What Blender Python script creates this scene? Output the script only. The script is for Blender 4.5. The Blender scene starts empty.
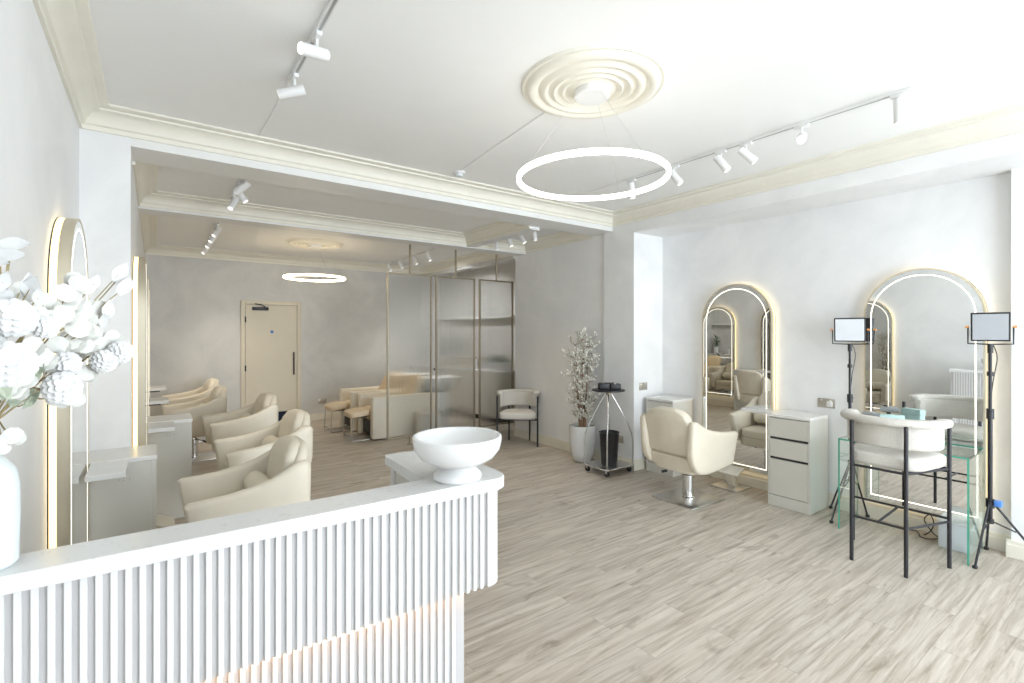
import bpy, bmesh, math, random
from mathutils import Vector, Matrix
R = math.radians
PI = math.pi
col = bpy.context.scene.collection
SKY, SPOT, EXPO = 10, 46, 0.06
random.seed(7)

# ------------------------------------------------------------------ materials
def new_mat(name):
    m = bpy.data.materials.new(name); m.use_nodes = True
    nt = m.node_tree
    return m, nt, nt.nodes['Principled BSDF']

def mat(name, c, rough=.5, metal=0., var=.04, vscale=6., bump=0., bscale=60., spec=.5, coat=0.):
    """principled surface whose colour drifts slightly with a noise, plus an optional fine bump"""
    m, nt, b = new_mat(name)
    b.inputs['Roughness'].default_value = rough
    b.inputs['Metallic'].default_value = metal
    b.inputs['Specular IOR Level'].default_value = spec
    b.inputs['Coat Weight'].default_value = coat
    tc = nt.nodes.new('ShaderNodeTexCoord')
    n = nt.nodes.new('ShaderNodeTexNoise'); n.inputs['Scale'].default_value = vscale; n.inputs['Detail'].default_value = 4
    nt.links.new(tc.outputs['Object'], n.inputs['Vector'])
    r = nt.nodes.new('ShaderNodeValToRGB')
    r.color_ramp.elements[0].position = .3; r.color_ramp.elements[1].position = .7
    r.color_ramp.elements[0].color = tuple(max(0, x*(1-var)) for x in c)+(1,)
    r.color_ramp.elements[1].color = tuple(min(1, x*(1+var)) for x in c)+(1,)
    nt.links.new(n.outputs['Fac'], r.inputs['Fac']); nt.links.new(r.outputs['Color'], b.inputs['Base Color'])
    if bump > 0:
        n2 = nt.nodes.new('ShaderNodeTexNoise'); n2.inputs['Scale'].default_value = bscale; n2.inputs['Detail'].default_value = 3
        nt.links.new(tc.outputs['Object'], n2.inputs['Vector'])
        bp = nt.nodes.new('ShaderNodeBump'); bp.inputs['Strength'].default_value = bump; bp.inputs['Distance'].default_value = .01
        nt.links.new(n2.outputs['Fac'], bp.inputs['Height']); nt.links.new(bp.outputs['Normal'], b.inputs['Normal'])
    return m

def emit(name, c, s):
    m, nt, b = new_mat(name)
    b.inputs['Base Color'].default_value = c+(1,)
    b.inputs['Emission Color'].default_value = c+(1,)
    b.inputs['Emission Strength'].default_value = s
    return m

def plaster(name, c1, c2, rough=.45):
    m, nt, b = new_mat(name)
    tc = nt.nodes.new('ShaderNodeTexCoord')
    n = nt.nodes.new('ShaderNodeTexNoise'); n.inputs['Scale'].default_value = 1.3; n.inputs['Detail'].default_value = 9
    n.inputs['Roughness'].default_value = .62; n.inputs['Distortion'].default_value = .5
    nt.links.new(tc.outputs['Object'], n.inputs['Vector'])
    r = nt.nodes.new('ShaderNodeValToRGB')
    r.color_ramp.elements[0].position = .33; r.color_ramp.elements[1].position = .62
    r.color_ramp.elements[0].color = c2+(1,); r.color_ramp.elements[1].color = c1+(1,)
    nt.links.new(n.outputs['Fac'], r.inputs['Fac']); nt.links.new(r.outputs['Color'], b.inputs['Base Color'])
    r2 = nt.nodes.new('ShaderNodeMapRange'); r2.inputs['To Min'].default_value = rough-.08; r2.inputs['To Max'].default_value = rough+.1
    nt.links.new(n.outputs['Fac'], r2.inputs['Value']); nt.links.new(r2.outputs['Result'], b.inputs['Roughness'])
    return m

def floor_mat():
    m, nt, b = new_mat('grey_oak_vinyl')
    N = nt.nodes.new; L = nt.links.new
    tc = N('ShaderNodeTexCoord')
    br = N('ShaderNodeTexBrick')
    br.offset = .37; br.offset_frequency = 2
    br.inputs['Scale'].default_value = 1
    br.inputs['Brick Width'].default_value = 1.22; br.inputs['Row Height'].default_value = .152
    br.inputs['Mortar Size'].default_value = .0012; br.inputs['Mortar Smooth'].default_value = .1
    br.inputs['Color1'].default_value = (0, 0, 0, 1); br.inputs['Color2'].default_value = (1, 1, 1, 1)
    br.inputs['Mortar'].default_value = (.5, .5, .5, 1)
    L(tc.outputs['Object'], br.inputs['Vector'])
    # a different slice of the grain for every board
    cmb = N('ShaderNodeCombineXYZ'); sc = N('ShaderNodeMath'); sc.operation = 'MULTIPLY'; sc.inputs[1].default_value = 37
    L(br.outputs['Color'], sc.inputs[0]); L(sc.outputs[0], cmb.inputs['Z'])
    mp = N('ShaderNodeMapping'); mp.inputs['Scale'].default_value = (1.2, 19, 1)
    L(tc.outputs['Object'], mp.inputs['Vector'])
    ad = N('ShaderNodeVectorMath'); L(mp.outputs[0], ad.inputs[0]); L(cmb.outputs[0], ad.inputs[1])
    g = N('ShaderNodeTexNoise'); g.inputs['Scale'].default_value = 1.5; g.inputs['Detail'].default_value = 8; g.inputs['Roughness'].default_value = .65; g.inputs['Distortion'].default_value = .7
    L(ad.outputs[0], g.inputs['Vector'])
    rp = N('ShaderNodeValToRGB')
    e = rp.color_ramp.elements
    e[0].position = .28; e[0].color = (.31, .255, .195, 1)
    e[1].position = .72; e[1].color = (.66, .605, .53, 1)
    x = e.new(.43); x.color = (.45, .39, .32, 1)
    x = e.new(.55); x.color = (.56, .50, .425, 1)
    L(g.outputs['Fac'], rp.inputs['Fac'])
    # knots
    mp2 = N('ShaderNodeMapping'); mp2.inputs['Scale'].default_value = (2.2, 5.5, 1)
    L(tc.outputs['Object'], mp2.inputs['Vector'])
    ad2 = N('ShaderNodeVectorMath'); L(mp2.outputs[0], ad2.inputs[0]); L(cmb.outputs[0], ad2.inputs[1])
    k = N('ShaderNodeTexNoise'); k.inputs['Scale'].default_value = 1.4; k.inputs['Detail'].default_value = 5; k.inputs['Distortion'].default_value = 1.2
    L(ad2.outputs[0], k.inputs['Vector'])
    kr = N('ShaderNodeValToRGB'); kr.color_ramp.elements[0].position = .24; kr.color_ramp.elements[0].color = (.55, .52, .48, 1)
    kr.color_ramp.elements[1].position = .40; kr.color_ramp.elements[1].color = (1, 1, 1, 1)
    L(k.outputs['Fac'], kr.inputs['Fac'])
    mx = N('ShaderNodeMixRGB'); mx.blend_type = 'MULTIPLY'; mx.inputs['Fac'].default_value = .8
    L(rp.outputs['Color'], mx.inputs['Color1']); L(kr.outputs['Color'], mx.inputs['Color2'])
    # board-to-board tone
    tr = N('ShaderNodeMapRange'); tr.inputs['To Min'].default_value = .92; tr.inputs['To Max'].default_value = 1.07
    L(br.outputs['Color'], tr.inputs['Value'])
    mt = N('ShaderNodeVectorMath'); mt.operation = 'SCALE'
    L(mx.outputs[0], mt.inputs[0]); L(tr.outputs['Result'], mt.inputs['Scale'])
    mo = N('ShaderNodeMixRGB'); mo.blend_type = 'MIX'; mo.inputs['Color2'].default_value = (.22, .19, .16, 1)
    mf = N('ShaderNodeMath'); mf.operation = 'MULTIPLY'; mf.inputs[1].default_value = .55
    L(br.outputs['Fac'], mf.inputs[0]); L(mf.outputs[0], mo.inputs['Fac']); L(mt.outputs[0], mo.inputs['Color1'])
    L(mo.outputs[0], b.inputs['Base Color'])
    b.inputs['Roughness'].default_value = .38
    b.inputs['Specular IOR Level'].default_value = .4
    bp = N('ShaderNodeBump'); bp.inputs['Strength'].default_value = .12; bp.inputs['Distance'].default_value = .004
    L(g.outputs['Fac'], bp.inputs['Height']); L(bp.outputs['Normal'], b.inputs['Normal'])
    return m

def quartz():
    m, nt, b = new_mat('speckled_quartz')
    tc = nt.nodes.new('ShaderNodeTexCoord')
    v = nt.nodes.new('ShaderNodeTexNoise'); v.inputs['Scale'].default_value = 55; v.inputs['Detail'].default_value = 6; v.inputs['Distortion'].default_value = .8
    nt.links.new(tc.outputs['Object'], v.inputs['Vector'])
    r = nt.nodes.new('ShaderNodeValToRGB'); r.color_ramp.elements[0].position = .30; r.color_ramp.elements[0].color = (.69, .67, .64, 1)
    r.color_ramp.elements[1].position = .40; r.color_ramp.elements[1].color = (.76, .76, .75, 1)
    nt.links.new(v.outputs['Fac'], r.inputs['Fac']); nt.links.new(r.outputs['Color'], b.inputs['Base Color'])
    b.inputs['Roughness'].default_value = .16
    return m

def glass_mat(name, c, rough=0., ior=1.45, ribs=0.):
    m, nt, b = new_mat(name)
    b.inputs['Base Color'].default_value = c+(1,)
    b.inputs['Transmission Weight'].default_value = 1
    b.inputs['Roughness'].default_value = rough; b.inputs['IOR'].default_value = ior
    if ribs:
        tc = nt.nodes.new('ShaderNodeTexCoord')
        w = nt.nodes.new('ShaderNodeTexWave'); w.wave_type = 'BANDS'; w.bands_direction = 'X'
        w.inputs['Scale'].default_value = ribs; w.inputs['Distortion'].default_value = 0
        nt.links.new(tc.outputs['Object'], w.inputs['Vector'])
        bp = nt.nodes.new('ShaderNodeBump'); bp.inputs['Strength'].default_value = .6; bp.inputs['Distance'].default_value = .01
        nt.links.new(w.outputs['Fac'], bp.inputs['Height']); nt.links.new(bp.outputs['Normal'], b.inputs['Normal'])
    return m

M = dict(
    plaster=plaster('polished_plaster', (.92, .92, .915), (.82, .825, .825)),
    plaster_shaded=plaster('polished_plaster_shaded', (.74, .725, .69), (.60, .59, .565)),  # same plaster as the front walls, dim warm light put into the colour
    ceil=mat('ceiling_paint', (.94, .94, .925), .7, var=.015, vscale=2),
    cornice=mat('cream_cornice_paint', (.86, .83, .73), .45, var=.02),
    white=mat('white_paint', (.85, .85, .83), .4, var=.015),
    skirt=mat('skirting_paint', (.83, .79, .68), .4, var=.02),
    floor=floor_mat(),
    quartz=quartz(),
    slat=mat('white_slat_lacquer', (.73, .725, .715), .35, var=.015),
    slat_back=mat('slat_backing_board', (.53, .52, .52), .5, var=.02),
    leather=mat('cream_leather', (.79, .72, .59), .42, var=.03, bump=.08, bscale=220),
    leather_tan=mat('tan_leather', (.74, .60, .41), .42, var=.04, bump=.08, bscale=220),
    chrome=mat('chrome', (.78, .78, .78), .14, 1., var=.02),
    steel=mat('brushed_steel', (.72, .71, .69), .3, 1., var=.05, vscale=20),
    bronze=mat('champagne_metal', (.36, .31, .23), .38, .8, var=.04),
    mirror=mat('mirror_silver', (.90, .91, .90), .0, 1., var=.0),
    mirror_side=mat('satin_gold_frame', (.72, .66, .52), .35, .7, var=.03),
    black=mat('black_metal', (.018, .018, .022), .4, var=.1),
    black_plastic=mat('black_plastic', (.02, .02, .023), .45, var=.1),
    navy=mat('navy_carpet', (.012, .02, .045), .85, var=.2, vscale=60, bump=.3, bscale=200),
    boucle=mat('cream_boucle', (.70, .67, .61), .9, var=.06, vscale=120, bump=.8, bscale=160),
    cabinet=mat('pale_taupe_laminate', (.66, .64, .58), .35, var=.015),
    cab_top=mat('white_stone_top', (.82, .81, .78), .25, var=.02, vscale=20),
    dark_pull=mat('black_recess_pull', (.03, .03, .03), .5),  # even near-black colour of the strips between drawers
    ceramic=mat('white_ceramic', (.79, .79, .78), .25, var=.01),
    vase=mat('pale_blue_glazed_ceramic', (.78, .84, .855), .3, var=.015),
    petal=mat('white_petal', (.76, .76, .75), .7, var=.03, vscale=40),
    disc=mat('cream_disc_petal', (.76, .76, .71), .6, var=.05, vscale=60),
    stem=mat('olive_brown_stem', (.38, .31, .16), .6, var=.15, vscale=40),
    green=mat('sage_leaf', (.50, .56, .44), .55, var=.12, vscale=40),
    dgreen=mat('dark_green_leaf', (.09, .16, .07), .5, var=.2, vscale=40),
    bark=mat('brown_bark', (.30, .19, .12), .8, var=.25, vscale=50, bump=.6, bscale=60),
    blossom=mat('ivory_blossom', (.82, .80, .72), .7, var=.08, vscale=80),
    door=mat('cream_door_paint', (.72, .65, .50), .4, var=.015),
    socket=mat('brushed_nickel_plate', (.50, .47, .41), .35, .8, var=.04),
    head=mat('white_spot_lacquer', (.85, .85, .84), .35, var=.01),
    track=mat('grey_track', (.45, .45, .44), .4, .4, var=.02),
    blue=mat('blue_plastic', (.10, .28, .75), .4, var=.05),
    orange=mat('orange_knob', (.80, .36, .12), .4, var=.05),
    teal=mat('pale_teal_card', (.50, .70, .68), .6, var=.03),
    glassg=glass_mat('green_edge_glass', (.86, .97, .93)),
    glassedge=mat('polished_green_glass_edge', (.10, .42, .30), .12, var=.05),
    reeded=glass_mat('reeded_glass', (.97, .98, .97), .10, 1.2, 15),
    softbox=mat('white_diffuser_panel', (.72, .75, .78), .5, var=.02),
    softbox2=mat('grey_diffuser_panel', (.40, .42, .44), .5, var=.03),
    ring=emit('ring_light_diffuser', (1., .97, .90), 8),
    ringw=emit('warm_ring_light_diffuser', (1., .82, .56), 12),
    led_desk=emit('amber_led_strip', (1., .52, .18), 10),
    led=emit('warm_led_strip', (1., .76, .38), 1.9),
    ledw=emit('mirror_line_light', (1., .94, .78), 1.8),
    lens=emit('spot_lens', (1., .97, .9), 7),
    lens_dim=emit('spot_lens_dim', (1., .95, .88), 1.2),
    darkin=mat('dark_lens', (.08, .08, .08), .3),
    frame=mat('window_frame_paint', (.80, .80, .80), .4),
    signblue=mat('blue_sign', (.03, .16, .55), .4),
)
# sheen of the reeded glass: keep it bright rather than black at grazing angles
# ------------------------------------------------------------------ mesh helpers
class MB:
    def __init__(s): s.bm = bmesh.new()
    def box(s, lo, hi, bev=0., seg=2, M4=None):
        t = bmesh.new(); bmesh.ops.create_cube(t, size=1)
        c = [(lo[i]+hi[i])/2 for i in range(3)]; d = [abs(hi[i]-lo[i]) for i in range(3)]
        for v in t.verts: v.co = Vector([c[i]+v.co[i]*d[i] for i in range(3)])
        if bev > 0: bmesh.ops.bevel(t, geom=t.edges[:], offset=min(bev, min(d)*.45), segments=seg, profile=.5, affect='EDGES')
        if M4 is not None: bmesh.ops.transform(t, matrix=M4, verts=t.verts)
        s.merge(t); return s
    def merge(s, t):
        me = bpy.data.meshes.new('tmp'); t.to_mesh(me); t.free(); s.bm.from_mesh(me); bpy.data.meshes.remove(me)
    def tube(s, pts, r, seg=10, closed=False, cap=True):
        pts = [Vector(p) for p in pts]; n = len(pts)
        rr = r if isinstance(r, (list, tuple)) else [r]*n
        rings = []; up = None
        for i, p in enumerate(pts):
            if closed: d = pts[(i+1) % n]-pts[i-1]
            else: d = pts[min(i+1, n-1)]-pts[max(i-1, 0)]
            d.normalize()
            if up is None:
                up = Vector((0, 0, 1)) if abs(d.z) < .9 else Vector((1, 0, 0))
            a = d.cross(up)
            if a.length < 1e-4: a = d.cross(Vector((0, 1, 0)))
            a.normalize(); b = a.cross(d).normalized(); up = b
            rings.append([s.bm.verts.new(p+(a*math.cos(2*PI*k/seg)+b*math.sin(2*PI*k/seg))*rr[i]) for k in range(seg)])
        for i in range(n if closed else n-1):
            A, B = rings[i], rings[(i+1) % n]
            for k in range(seg): s.bm.faces.new((A[k], A[(k+1) % seg], B[(k+1) % seg], B[k]))
        if cap and not closed:
            s.bm.faces.new(rings[0][::-1]); s.bm.faces.new(rings[-1])
        return s
    def cyl(s, p0, p1, r0, r1=None, seg=24):
        return s.tube([p0, p1], [r0, r0 if r1 is None else r1], seg)
    def lathe(s, prof, c=(0, 0, 0), seg=40, sx=1., sy=1.):
        rings = []
        for (r, z) in prof:
            if r < 1e-5: rings.append([s.bm.verts.new((c[0], c[1], c[2]+z))])
            else: rings.append([s.bm.verts.new((c[0]+r*sx*math.cos(2*PI*k/seg), c[1]+r*sy*math.sin(2*PI*k/seg), c[2]+z)) for k in range(seg)])
        for A, B in zip(rings, rings[1:]):
            for k in range(seg):
                k2 = (k+1) % seg
                if len(A) == 1 and len(B) == 1: continue
                if len(A) == 1: s.bm.faces.new((A[0], B[k], B[k2]))
                elif len(B) == 1: s.bm.faces.new((A[k], A[k2], B[0]))
                else: s.bm.faces.new((A[k], A[k2], B[k2], B[k]))
        return s
    def loft(s, rings, closed=False, cap=True):
        vr = [[s.bm.verts.new(p) for p in r] for r in rings]; n = len(vr[0])
        for i in range(len(vr) if closed else len(vr)-1):
            A, B = vr[i], vr[(i+1) % len(vr)]
            for k in range(n): s.bm.faces.new((A[k], A[(k+1) % n], B[(k+1) % n], B[k]))
        if cap and not closed: s.bm.faces.new(vr[0][::-1]); s.bm.faces.new(vr[-1])
        return s
    def prism(s, poly, z0, z1, bev=0.):
        t = bmesh.new()
        a = [t.verts.new((x, y, z0)) for x, y in poly]; b = [t.verts.new((x, y, z1)) for x, y in poly]
        n = len(poly)
        t.faces.new(a[::-1]); t.faces.new(b)
        for k in range(n): t.faces.new((a[k], a[(k+1) % n], b[(k+1) % n], b[k]))
        if bev:
            es = [e for e in t.edges if abs(e.verts[0].co.z-e.verts[1].co.z) < 1e-6]
            bmesh.ops.bevel(t, geom=es, offset=bev, segments=2, profile=.5, affect='EDGES')
        s.merge(t); return s
    def pillow(s, c, d, e=.35, n=10, rot=None, fn=None):
        """superellipsoid cushion: centre c, full sizes d, exponent e (small = boxy)"""
        t = bmesh.new(); bmesh.ops.create_cube(t, size=2)
        bmesh.ops.subdivide_edges(t, edges=t.edges[:], cuts=n, use_grid_fill=True)
        p = 2/e
        for v in t.verts:
            q = v.co; m_ = (abs(q.x)**p+abs(q.y)**p+abs(q.z)**p)**(1/p)
            q = q/m_
            v.co = Vector((q.x*d[0]/2, q.y*d[1]/2, q.z*d[2]/2))
            if fn: v.co = Vector(fn(v.co))
        if rot is not None: bmesh.ops.transform(t, matrix=rot.to_4x4(), verts=t.verts)
        bmesh.ops.translate(t, vec=Vector(c), verts=t.verts)
        s.merge(t); return s
    def build(s, name, m, parent=None, smooth=True, loc=None, ang=35):
        bmesh.ops.recalc_face_normals(s.bm, faces=s.bm.faces[:])
        me = bpy.data.meshes.new(name); s.bm.to_mesh(me); s.bm.free()
        me.materials.append(m)
        if smooth:
            me.polygons.foreach_set('use_smooth', [True]*len(me.polygons))
            me.set_sharp_from_angle(angle=R(ang))
        o = bpy.data.objects.new(name, me); col.objects.link(o)
        if loc is not None: o.location = loc
        if parent is not None: o.parent = parent
        return o

def rrect(w, h, r, n=4):
    """rounded rectangle outline centred on 0"""
    out = []
    for cx, cy, a0 in ((w/2-r, h/2-r, 0), (-w/2+r, h/2-r, 90), (-w/2+r, -h/2+r, 180), (w/2-r, -h/2+r, 270)):
        for k in range(n+1):
            a = R(a0+90*k/n); out.append((cx+r*math.cos(a), cy+r*math.sin(a)))
    return out

def tag(o, label=None, cat=None, group=None, kind=None):
    if label: o['label'] = label
    if cat: o['category'] = cat
    if group: o['group'] = group
    if kind: o['kind'] = kind
    return o
def empty(name, loc=(0, 0, 0), rz=0., label=None, cat=None, group=None):
    o = bpy.data.objects.new(name, None); col.objects.link(o); o.empty_display_size = .1
    o.location = loc; o.rotation_euler.z = rz
    return tag(o, label, cat, group)
def copy_tree(o, parent=None, kids=None):
    c = o.copy(); col.objects.link(c)
    if parent is not None: c.parent = parent
    for ch in list(o.children): copy_tree(ch, c)
    return c
def place(o, loc, rz, label, group=None, cat=None):
    o.location = loc; o.rotation_euler.z = rz; tag(o, label, cat, group); return o
def struct(mb, name, m, label, smooth=False):
    o = mb.build(name, m, smooth=smooth); return tag(o, label, name.split('_')[0].split('.')[0], kind='structure')

# ------------------------------------------------------------------ shell
H = 3.03; H2 = 2.95; XL = -.385; XL2 = -.13; XR = 4.50; XA = 5.03; XP = 4.95; XS = 5.2
YF = -2.6; YB = 9.4; B1 = (4.1, 4.45); B2 = (5.87, 6.13); ZB = 2.835; WX0 = 1.5
struct(MB().box((-.6, YF-.2, -.1), (XS+.2, YB+.2, 0)), 'floor', M['floor'], 'grey brown oak plank floor')
struct(MB().box((-.6, YF-.2, H), (XS+.2, YB+.2, H+.15)), 'ceiling', M['ceil'], 'flat off white ceiling')
struct(MB().box((XL2-.05, B1[1]-.02, H2), (XS, YB, H)), 'ceiling', M['ceil'], 'slightly lower ceiling of the rear rooms')
struct(MB().box((-.6, YF, 0), (XL, B1[0], H)), 'wall_left', M['plaster'], 'pale polished plaster wall of the front room, left')
struct(MB().box((-.6, B1[0], 0), (XL2, YB, H)), 'wall_left', M['plaster'], 'pale plaster wall left of the rear rooms')
struct(MB().box((-.6, YB, 0), (XS+.2, YB+.2, H)), 'wall_back', M['plaster_shaded'], 'mottled plaster rear wall, dim warm light put into its grey beige')
struct(MB().box((XA, .73, 0), (XS+.2, 3.77, H)), 'wall_right', M['plaster'], 'white alcove wall carrying two arched mirrors')
struct(MB().box((XP, YF, 0), (XS+.2, .73, H)), 'wall_right', M['plaster'], 'white pier at the right edge of the room')
struct(MB().box((XR, YF, 2.77), (XA+.1, 3.77, H)), 'wall_right', M['plaster'], 'bulkhead above the mirror alcove')
struct(MB().box((XR, 3.77, 0), (XS+.2, 4.24, H)), 'wall_right', M['plaster'], 'pier between the mirror alcove and the middle room')
struct(MB().box((XR+.03, 4.24, 0), (XS+.2, 6.13, H)), 'wall_right', M['plaster'], 'mottled plaster wall right of the middle room')
struct(MB().box((XS, 6.13, 0), (XS+.2, YB, H)), 'wall_right', M['plaster_shaded'], 'wall of the wash area behind the reeded screens')
struct(MB().box((XR, 6.13, 2.75), (XR+.16, YB, H2)), 'wall_right', M['plaster_shaded'], 'bulkhead over the wash area counter')
# beams
def beam(lo, hi, label):
    return struct(MB().box(lo, hi), 'trim_1', M['white'], label)
beam((XL2, B1[0], ZB), (XR+.04, B1[1], H), 'white ceiling beam between front and middle room')
beam((XL2, B2[0], 2.79), (XR+.04, B2[1], H2), 'white ceiling beam between middle and rear room')
beam((3.50, B1[1], 2.80), (3.64, B2[0], H2), 'short beam crossing the middle ceiling on the right')
# cornices: moulding profile swept around each ceiling bay, mitred
PROF = [(0, -.140), (.016, -.140), (.016, -.112), (.030, -.104), (.036, -.084), (.046, -.066), (.062, -.050), (.084, -.037), (.104, -.031), (.108, -.020), (.140, -.016), (.150, -.010), (.154, 0)]
def cornice(x0, x1, y0, y1, label, n, h, left=True, front=True):
    mb = MB()
    vs = []
    for o, z in PROF:
        ol = o if left else 0; of = o if front else 0
        vs.append([mb.bm.verts.new(p) for p in ((x0+ol, y0+of, h+z), (x1-o, y0+of, h+z), (x1-o, y1-o, h+z), (x0+ol, y1-o, h+z))])
    for A, B in zip(vs, vs[1:]):
        for k in range(4 if left else 3):
            if k == 0 and not front: continue
            mb.bm.faces.new((A[k], A[(k+1) % 4], B[(k+1) % 4], B[k]))
    if not front:
        for idx, xx in ((0, x0), (1, x1)):
            if idx == 0 and not left: continue
            mb.bm.faces.new([v[idx] for v in vs]+[mb.bm.verts.new((xx, y0, h))])
    o = mb.build('trim_%d' % n, M['cornice'], smooth=True, ang=28)
    tag(o, label, 'trim', kind='structure'); return o
cornice(XL, XR, YF, B1[0], 'cream stepped cornice around the front ceiling', 2, H)
cornice(XL2, 3.50, B1[1], B2[0], 'cream cornice around the middle ceiling bay', 3, H2, True, False)
cornice(3.64, XR+.03, B1[1], B2[0], 'cream cornice around the narrow right bay', 4, H2, False, False)
cornice(XL2, XR, B2[1], YB, 'cream cornice around the rear ceiling', 5, H2)
# cable trunking on the ceiling
def trunk(pts, n, label): struct(MB().tube([(a, b, c+.002) for a, b, c in pts], .0045, 6), 'trim_%d' % n, M['ceil'], label, True)
trunk([(.62, 2.95, H-.004), (.61, 4.03, H-.004)], 6, 'painted cable run at the end of the left track')
trunk([(2.03, 2.35, H-.004), (2.17, 3.75, H-.004)], 7, 'painted cable run from ceiling rose to detector')
trunk([(3.55, 3.05, H-.004), (3.55, 4.03, H-.004)], 8, 'painted cable run at the end of the right track')
# baseboards
def skirting(lo, hi, n, label, out):
    mb = MB().box(lo, (hi[0], hi[1], .095), .004)
    l2 = list(lo); h2 = list(hi)
    # thinner ogee lip on top
    if out == 'x-': l2[0] += .008
    if out == 'x+': h2[0] -= .008
    if out == 'y-': l2[1] += .008
    mb.box((l2[0], l2[1], .09), (h2[0], h2[1], .125), .004)
    tag(mb.build(n, M['skirt'], smooth=False), label, 'baseboard', kind='structure')
skirting((XR+.03-.022, 4.25, 0), (XR+.03, 6.13, 0), 'baseboard_right', 'cream baseboard of the middle room', 'x-')
skirting((XA-.022, .73, 0), (XA, 3.77, 0), 'baseboard_right', 'cream baseboard in the mirror alcove', 'x-')
skirting((XR-.022, 3.75, 0), (XR, 4.26, 0), 'baseboard_right', 'baseboard on the narrow pier', 'x-')
skirting((XR-.022, 3.748, 0), (XA, 3.77, 0), 'baseboard_right', 'baseboard on the alcove return', 'y-')
skirting((XP-.03, YF, 0), (XP, .755, 0), 'baseboard_right', 'white baseboard on the front pier', 'x-')
skirting((XL2, YB-.022, 0), (1.14, YB, 0), 'baseboard_back', 'cream baseboard left of the door', 'y-')
skirting((2.18, YB-.022, 0), (XS, YB, 0), 'baseboard_back', 'cream baseboard right of the door', 'y-')
skirting((XL2, B1[0]-.01, 0), (XL2+.022, YB, 0), 'baseboard_left', 'cream baseboard of the rear rooms, left', 'x+')
skirting((XL, YF, 0), (XL+.022, B1[0], 0), 'baseboard_left', 'cream baseboard of the front room, left', 'x+')
# unseen shop front; left part walled up to keep daylight off the desk
mbf = MB()
mbf.box((-.6, YF-.2, 0), (XS+.2, YF, .12)); mbf.box((-.6, YF-.2, 2.86), (XS+.2, YF, H))
mbf.box((-.6, YF-.2, .12), (WX0, YF, 2.86)); mbf.box((4.85, YF-.2, .12), (XS+.2, YF, 2.86))
struct(mbf, 'wall_front', M['plaster'], 'unseen shop front wall, left part closed to shade the desk')
mbw = MB()
for x in (WX0, (WX0+4.79)/2, 4.79): mbw.box((x, YF-.13, .12), (x+.06, YF-.07, 2.86), .004)
for z in (.12, 2.80): mbw.box((WX0, YF-.13, z), (4.85, YF-.07, z+.06), .004)
struct(mbw, 'window_1', M['frame'], 'unseen full height shop window frame, narrowed to cut light on the desk')

# ------------------------------------------------------------------ ceiling roses and ring pendants
def rose(x, y, label, h):
    prof = [(.0, -.030), (.125, -.030), (.135, -.022), (.150, -.020), (.158, -.036), (.172, -.038), (.182, -.024), (.196, -.021), (.206, -.036), (.222, -.038), (.234, -.022), (.252, -.020), (.262, -.034), (.282, -.037), (.296, -.024), (.312, -.018), (.322, -.030), (.350, -.036), (.374, -.028), (.384, -.012), (.402, -.014), (.412, 0)]
    o = MB().lathe(prof, (0, 0, 0), 72).build('ceiling_rose', M['cornice'], loc=(x, y, h), ang=60)
    return tag(o, label, 'ceiling rose')
rose(2.045, 2.02, 'large cream ringed plaster rose above the front ring pendant', H)
rose(1.94, 7.68, 'cream ringed plaster rose on the rear room ceiling', H2)
def ring_pendant(x, y, zr, m, label, rot, H):
    t = empty('ring_pendant', (x, y, H-.028), rot, label, 'pendant light')
    MB().lathe([(0, 0), (.098, 0), (.100, -.004), (.100, -.038), (.096, -.042), (0, -.042)], seg=40).build('canopy', M['head'], t)
    zl = zr-(H-.028); rr = .425
    mb = MB()
    sec = rrect(.021, .030, .006, 3); n = 96
    mb.loft([[((rr+a)*math.cos(2*PI*k/n), (rr+a)*math.sin(2*PI*k/n), zl+b) for a, b in sec] for k in range(n)], closed=True)
    mb.build('light_ring', m, t)
    for k in range(3):
        a = 2*PI*k/3+.35
        MB().tube([(.085*math.cos(a), .085*math.sin(a), -.041), (rr*math.cos(a), rr*math.sin(a), zl+.018)], .0007, 6).build('suspension_wire', M['track'], t)
    return t
ring_pendant(2.045, 2.02, 2.495, M['ring'], 'glowing white ring pendant hanging in the front room', 0, H)
ring_pendant(1.94, 7.68, 2.425, M['ringw'], 'small looking warm ring pendant hanging in the rear room', .4, H2)
# smoke detector
t = empty('smoke_detector', (2.182, 3.795, H), 0, 'small white smoke detector beside the front beam', 'smoke detector')
MB().lathe([(0, 0), (.052, 0), (.052, -.012), (.048, -.016), (0, -.016)], seg=28).build('base', M['head'], t)
MB().lathe([(.036, -.014), (.036, -.026), (.028, -.040), (0, -.042)], seg=28).build('sensor_cap', M['softbox'], t)

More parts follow.
